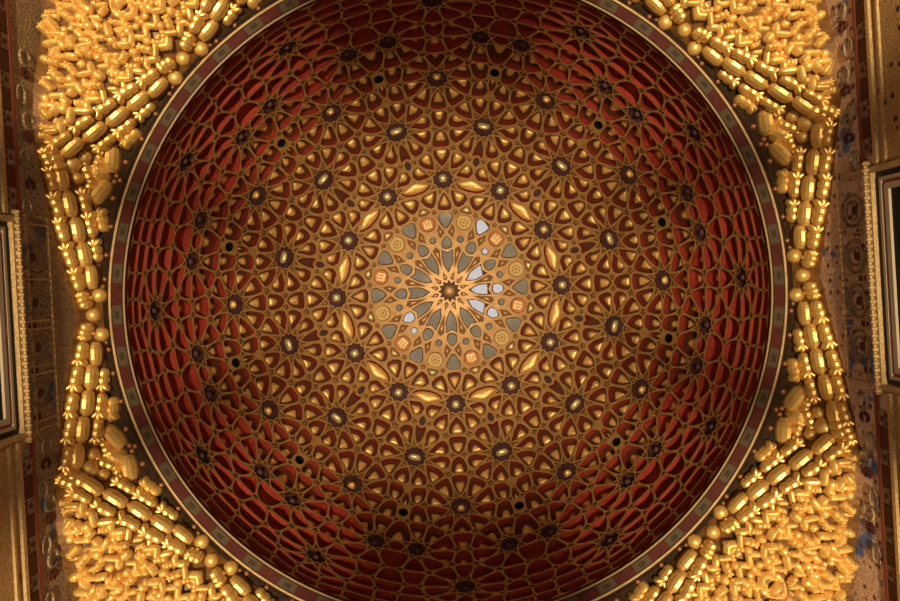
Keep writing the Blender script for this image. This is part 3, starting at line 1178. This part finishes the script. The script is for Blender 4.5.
random.seed(11)
for lst, both in ((HALF, True), (BIS, False)):
    for (x, y, kind, an, L, W) in lst:
        X, Y, z = measure(x, y)
        s = z / F
        r = math.hypot(X, Y)
        phi = math.atan2(Y, X)
        de = PI - phi                      # angle from the left neck, growing downwards in the photo
        if not both:
            de = PI / 8
        if kind == 'knob' and abs(x - 92) < .1:
            de = 0
        ux, uy = unrot(math.cos(math.radians(an)), math.sin(math.radians(an)))
        rel = math.atan2(uy, ux) - phi
        for k in range(8):
            for sg in ((1, -1) if both and de != 0 else (1,)):
                ph = PI / 4 * k - sg * de
                xx, yy = r * math.cos(ph), r * math.sin(ph)
                if max(abs(xx), abs(yy)) > WALL - 0.05:
                    f = (WALL - 0.05) / max(abs(xx), abs(yy))
                    xx, yy = xx * f, yy * f
                if abs(math.sin(2 * ph)) < 1e-3:      # on a neck: nudge into one corner
                    ph += 1e-3
                    xx, yy = r * math.cos(ph), r * math.sin(ph)
                dr = {'knob': .0, 'small_knob': -.03, 'claw_prism': .02, 'barrel_prism': .03}[kind]
                put(kind, xx, yy, ph + (rel if sg > 0 else -rel), L * s * (1.30 if kind == 'claw_prism' else 1.14), W * s * (1.62 if kind == 'claw_prism' else 1.05 if kind == 'small_knob' else 1.32), dr)

# squinch hollows behind the diagonal sides: rows of claws, zigzag bars and short prisms, mirrored about the corner's diagonal
PX = 10.9 / F
ROWS = [('claw_prism', (0, 0), 16, 10.5, 15.5, 0), ('barrel_prism', (47, -47), 19, 7.5, 11.0, .5), ('claw_prism', (38, 38), 15, 9.5, 15.5, .5),
        ('barrel_prism', (90, 0), 14, 9, 13.0, 0), ('barrel_prism', (-45, 45), 17, 7, 10.5, .5), ('knob', (0, 0), 0, 9, 13.5, .5)]
for k in range(4):
    base_a = PI / 4 + k * PI / 2
    cd, sd = math.cos(base_a), math.sin(base_a)
    p, row = 5.06, 0
    while p < 7.25:
        kind0, angs, L0, W0, dq, off = ROWS[row % len(ROWS)]
        W0, L0, dq = W0 * .88 + .6, L0 * .86, dq * .88
        q, col = off * dq * PX, 0
        while q < 3.4:
            for sgn in ((1, -1) if q > 0.01 else (1,)):
                rnd = random.Random(row * 100 + col * 7)
                jq, jp, dr = rnd.uniform(-.03, .03), rnd.uniform(-.035, .035), rnd.uniform(-.08, .16)
                kind = kind0 if rnd.random() < .8 else rnd.choice(('claw_prism', 'knob', 'barrel_prism'))
                an = angs[col % 2] + rnd.uniform(-12, 12)
                L, W = round((L0 or 13) + rnd.choice((-2, 0, 2))), round(W0 + rnd.choice((-1, 0, 1)))
                qq, pp = sgn * (q + (jq if q > .01 else 0)), p + jp
                x = pp * cd - qq * sd
                y = pp * sd + qq * cd
                if pp < (5.16 - .06 * q if q > .7 else 5.08) or max(abs(x), abs(y)) > WALL - .10:
                    continue
                put(kind, x, y, base_a + math.radians(an) * sgn, L * PX, W * PX, dr)
            q += dq * .84 * PX
            col += 1
        p += 7.2 * PX
        row += 1


for root in corners:
    for kind in ('barrel_prism', 'claw_prism', 'knob', 'small_knob'):
        ch = [c for c in root.children if c.name.split('.')[0] == kind]
        if len(ch) <= 100:
            continue
        ch.sort(key=lambda c: max(abs((root.location + c.location).y) - 3.3, 0) * 10 + (root.location + c.location).xy.length)
        bm = bmesh.new()
        for c in ch[100:]:
            t = bmesh.new()
            t.from_mesh(c.data)
            add_mesh(bm, t, Matrix.LocRotScale(c.location, c.rotation_quaternion, None))
            bpy.data.objects.remove(c)
        tag(mesh_obj('far_' + kind + 's', bm, M['muq'], root), None, None, None, 'stuff')


# ------------------------------------------------------------------ walls, friezes and windows
def wall_side(name, sx, mat):
    bm = bmesh.new()
    add_box(bm, min(sx * WALL, sx * (WALL + .25)), max(sx * WALL, sx * (WALL + .25)), -WALL - .25, WALL + .25, FLOOR, 7.65)
    add_box(bm, min(sx * WALL, sx * (WALL + .25)), max(sx * WALL, sx * (WALL + .25)), -WALL - .25, YC - 1.0, 7.65, 9.45)
    add_box(bm, min(sx * WALL, sx * (WALL + .25)), max(sx * WALL, sx * (WALL + .25)), YC + 1.0, WALL + .25, 7.65, 9.45)
    add_box(bm, min(sx * WALL, sx * (WALL + .25)), max(sx * WALL, sx * (WALL + .25)), -WALL - .25, WALL + .25, 9.45, 11.5)
    o = mesh_obj(name, bm, mat)
    return tag(o, None, None, None, 'structure')


YC = 0.06
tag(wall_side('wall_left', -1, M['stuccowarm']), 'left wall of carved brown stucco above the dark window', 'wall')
tag(wall_side('wall_right', 1, M['stuccodaylit']), 'right wall of carved brown and blue stucco above the dark window', 'wall')
for nm, sy in (('wall_back', -1), ('wall_front', 1)):
    bm = bmesh.new()
    add_box(bm, -WALL, WALL, min(sy * WALL, sy * (WALL + .25)), max(sy * WALL, sy * (WALL + .25)), FLOOR, 11.5)
    tag(mesh_obj(nm, bm, M['stuccowarm']), 'carved stucco wall beyond the %s edge of the picture' % ('upper' if sy < 0 else 'lower'), 'wall', None, 'structure')
bm = bmesh.new()
add_box(bm, -WALL, WALL, -WALL, WALL, FLOOR - .2, FLOOR)
tag(mesh_obj('floor', bm, M['marble']), 'pale stone floor of the hall below the dome', 'floor', None, 'structure')


def on_wall(bm, sx, y0, y1, z0, z1, proj, mi=0, back=0.0):
    a, b = sx * (WALL - proj), sx * (WALL + back)
    add_box(bm, min(a, b), max(a, b), y0, y1, z0, z1, mi)


for wi, (sx, side) in enumerate(((-1, 'left'), (1, 'right'))):
    # window frame: nested mouldings around a dark opening
    win = empty('window_%d' % (wi + 1), (sx * WALL, YC, 7.5))
    tag(win, 'dark window in nested gold, black, white and red mouldings in the %s wall' % side, 'window', None, 'structure')
    top0, half = 9.70, 1.32
    layers = [('gold_moulding', 'framegold', .08, .07, .08), ('black_moulding', 'black', .10, .07, .02), ('white_moulding', 'white', .05, .04, .04),
              ('red_moulding', 'framered', .06, .04, .02), ('inner_moulding', 'white', .09, .07, .04)]
    t, s = top0, half
    bot = 7.45
    for nm, mt, wt, ws, pr in layers:
        bm = bmesh.new()
        on_wall(bm, sx, YC - s, YC + s, t - wt, t, pr)
        on_wall(bm, sx, YC - s, YC - s + ws, bot + wt, t - wt, pr)
        on_wall(bm, sx, YC + s - ws, YC + s, bot + wt, t - wt, pr)
        on_wall(bm, sx, YC - s, YC + s, bot, bot + wt, pr)
        bmesh.ops.translate(bm, verts=bm.verts[:], vec=-Vector(win.location))
        mesh_obj(nm, bm, M[mt], win)
        t -= wt; s -= ws; bot += wt
    bm = bmesh.new()
    on_wall(bm, sx, YC - s - .04, YC + s + .04, bot - .04, t + .04, 0.008, 0, 0.03)
    bmesh.ops.translate(bm, verts=bm.verts[:], vec=-Vector(win.location))
    mesh_obj('dark_opening', bm, M['void'], win)
    bm = bmesh.new()
    y = -half - .05
    while y < half + .06:                         # beaded cornice on top of the frame
        kb = knob_bm(.028, .05)
        add_mesh(bm, kb, Matrix.Translation((sx * (WALL - .09) - win.location.x, y, top0 - .02 - win.location.z)) @ Matrix.Rotation(PI / 2 * sx, 4, 'Y'))
        y += .082
    mesh_obj('bead_row', bm, M['framegold'], win)
    bm = bmesh.new()
    on_wall(bm, sx, YC - half - .06, YC + half + .06, top0, top0 + .035, .11)
    bmesh.ops.translate(bm, verts=bm.verts[:], vec=-Vector(win.location))
    mesh_obj('cap_moulding', bm, M['framegold'], win)

    # friezes on both sides of the frame
    fr = empty('trim_%d' % (wi + 2), (sx * WALL, 0, 9.5))
    tag(fr, 'checked frieze of dark red and pale squares along the %s wall' % side, 'frieze', None, 'structure')
    segs = ((-WALL, YC - half - .02), (YC + half + .02, WALL))
    bmr, bmg, bmc = bmesh.new(), bmesh.new(), bmesh.new()
    for y0, y1 in segs:
        on_wall(bmr, sx, y0, y1, 9.86, 9.93, .03)
        on_wall(bmg, sx, y0, y1, 9.49, 9.56, .07)
        on_wall(bmg, sx, y0, y1, 9.33, 9.375, .05)
        on_wall(bmc, sx, y0, y1, 7.5, 9.49, .02)
    for b_ in (bmr, bmg, bmc):
        bmesh.ops.translate(b_, verts=b_.verts[:], vec=-Vector(fr.location))
    mesh_obj('red_stripe', bmr, M['stripe'], fr)
    mesh_obj('gold_fillet', bmg, M['framegold'], fr)
    mesh_obj('carved_panel', bmc, M['carved'], fr)
    y = -WALL + .02
    while y < WALL - .1:
        for off, wd, mt, nm in ((0, .26, 'tiledark', 'dark_square'), (.26, .205, 'tilepale', 'pale_square')):
            y0, y1 = y + off + .008, y + off + wd - .008
            if y1 > WALL or (y1 > YC - half - .02 and y0 < YC + half + .02):
                continue
            bm = bmesh.new()
            on_wall(bm, sx, y0, y1, 9.575, 9.85, .025)
            if nm == 'pale_square':
                for dy, dz in ((.25, .3), (.75, .3), (.5, .7)):
                    yy, zz = y0 + (y1 - y0) * dy, 9.575 + .275 * dz
                    on_wall(bm, sx, yy - .03, yy + .03, zz - .035, zz + .035, .032, 1)
            bmesh.ops.translate(bm, verts=bm.verts[:], vec=-Vector(fr.location))
            mesh_obj(nm, bm, [M[mt], M['tiledark']], fr)
        y += .465
    # carved loops and bands in the stucco between frieze and muqarnas
    rel = empty('stucco_relief', (sx * WALL, 0, 10.2))
    tag(rel, 'carved stucco arches and scrolls on the %s wall between frieze and muqarnas' % side, 'relief', None, 'structure')
    bmb, bml, bmd = bmesh.new(), bmesh.new(), bmesh.new()

    def arc(bm, cy, cz, ry, rz, a0, a1, t, pr, n=14):
        pv = None
        for i in range(n + 1):
            a = math.radians(a0 + (a1 - a0) * i / n)
            pts = [(cy + (ry + d) * math.cos(a), cz + (rz + d) * math.sin(a)) for d in (-t, t)]
            cur = [bm.verts.new((-sx * e, pts[j][0], pts[j][1] - 10.2)) for j in (0, 1) for e in (0, pr)]
            if pv:
                bm.faces.new((pv[1], cur[1], cur[3], pv[3]))
                bm.faces.new((pv[0], cur[0], cur[1], pv[1]))
                bm.faces.new((pv[3], cur[3], cur[2], pv[2]))
            pv = cur
    for cy in (-.85, -.28, .28, .85):
        arc(bml, cy + YC, 10.22, .20, .26, 0, 360, .018, .03, 24)
        arc(bml, cy + YC, 10.22, .12, .16, 0, 360, .012, .03, 20)
        arc(bmd, cy + YC, 10.18, .03, .04, 0, 360, .028, .02, 10)
        arc(bmd, cy + YC + .28, 10.08, .02, .05, 0, 360, .03, .02, 10)
    for zz in (10.02, 10.56):
        add_box(bmb, min(0, -sx * .03), max(0, -sx * .03), -1.3, 1.4, zz - 10.2, zz - 10.2 + .02)
    for yy in (-1.25, -.56, 0.06, .62, 1.3):
        for h_ in (-.05, .05):
            add_box(bmb, min(0, -sx * .03), max(0, -sx * .03), yy + h_ - .012, yy + h_ + .012, -.25, .36)
    for cy in (-3.1, -2.3, -1.7, 1.8, 2.5, 3.2):
        arc(bmd, cy, 10.22, .05, .09, 20, 330, .022, .025, 14)
        arc(bml, cy + .3, 10.1, .12, .1, 0, 300, .014, .03, 16)
        arc(bml, cy - .2, 10.25, .1, .12, 90, 400, .014, .03, 16)
    mesh_obj('raised_band', bmb, M['framegold'], rel)
    mesh_obj('scroll', bml, M['stuccowarm'], rel)
    mesh_obj('dark_leaf', bmd, M['tiledark'], rel)


# ------------------------------------------------------------------ light
def spot(name, loc, target, energy, col, half_deg, blend, size=.3):
    l = bpy.data.lights.new(name, 'SPOT')
    l.energy = energy
    l.color = col
    l.spot_size = math.radians(2 * half_deg)
    l.spot_blend = blend
    l.shadow_soft_size = size
    o = bpy.data.objects.new(name, l)
    COL.objects.link(o)
    o.location = loc
    o.rotation_euler = (Vector(target) - Vector(loc)).to_track_quat('-Z', 'Y').to_euler()
    return o


WARM = (1.0, 0.82, 0.50)
for k in range(4):
    a = k * PI / 2 + .5
    spot('dome_uplight', (1.3 * math.cos(a), 1.3 * math.sin(a), -1.0), (0, 0, 16), 2650, WARM, 16.6, 1.0, .2)
for k in range(4):
    a = PI / 4 + k * PI / 2
    spot('corner_uplight', (4.9 * math.cos(a), 4.9 * math.sin(a), -1.2), (6.1 * math.cos(a), 6.1 * math.sin(a), 11), 8200, WARM, 13, .7, .15)
for sx in (-1, 1):
    spot('side_uplight', (sx * 3.9, 0.0, -1.2), (sx * 5.0, 0, 11), 6500, WARM, 9, .8, .15)
for sy in (-1, 1):
    pl = bpy.data.lights.new('rim_fill_light', 'POINT')  # added point fill, keeps the lower dome from going black
    pl.energy = 270
    pl.color = (1.0, 0.78, 0.55)
    pl.shadow_soft_size = .5
    po = bpy.data.objects.new('rim_fill_light', pl)
    COL.objects.link(po)
    po.location = (0, sy * 3.2, 0.0)
l = bpy.data.lights.new('cool_reflection_light', 'AREA')  # added cool area lamp for the leaned mirror panes to reflect
l.shape = 'RECTANGLE'
l.size, l.size_y = 2.6, 3.2
l.energy = 30
l.color = (0.84, 0.89, 1.0)
o = bpy.data.objects.new('cool_reflection_light', l)
COL.objects.link(o)
o.location = (WALL - .1, 0, 0.8)
o.rotation_euler = (0, math.radians(90), 0)
l = bpy.data.lights.new('cool_fill_light', 'AREA')  # added cool area lamp tinting the right side of the room
l.shape = 'RECTANGLE'
l.size, l.size_y = 2.4, 3.0
l.energy = 60
l.color = (0.80, 0.84, 1.0)
o = bpy.data.objects.new('cool_fill_light', l)
COL.objects.link(o)
o.location = (-WALL + .1, 0, 0.6)
o.rotation_euler = (0, math.radians(-100), 0)

w = bpy.data.worlds.new('World')
scene.world = w
w.use_nodes = True
w.node_tree.nodes['Background'].inputs[0].default_value = (1.0, 0.8, 0.6, 1)
w.node_tree.nodes['Background'].inputs[1].default_value = 0.02

# ------------------------------------------------------------------ camera
cam = bpy.data.cameras.new('camera')
cam.sensor_width = 36
cam.lens = 36 * F / 900
cam.shift_x = -(P0[0] - 450) / 900
cam.shift_y = -(300.5 - P0[1]) / 900
cam.clip_end = 100
co = bpy.data.objects.new('camera', cam)
COL.objects.link(co)
cx, cy = unrot(*V)
mw = Matrix(((CT, ST, 0, -cx), (ST, -CT, 0, -cy), (0, 0, -1, 0), (0, 0, 0, 1)))
co.matrix_world = mw
scene.camera = co

scene.view_settings.view_transform = 'Standard'
scene.view_settings.look = 'None'
scene.view_settings.exposure = 0.0
scene.view_settings.gamma = 1.0
scene.view_settings.use_curve_mapping = False
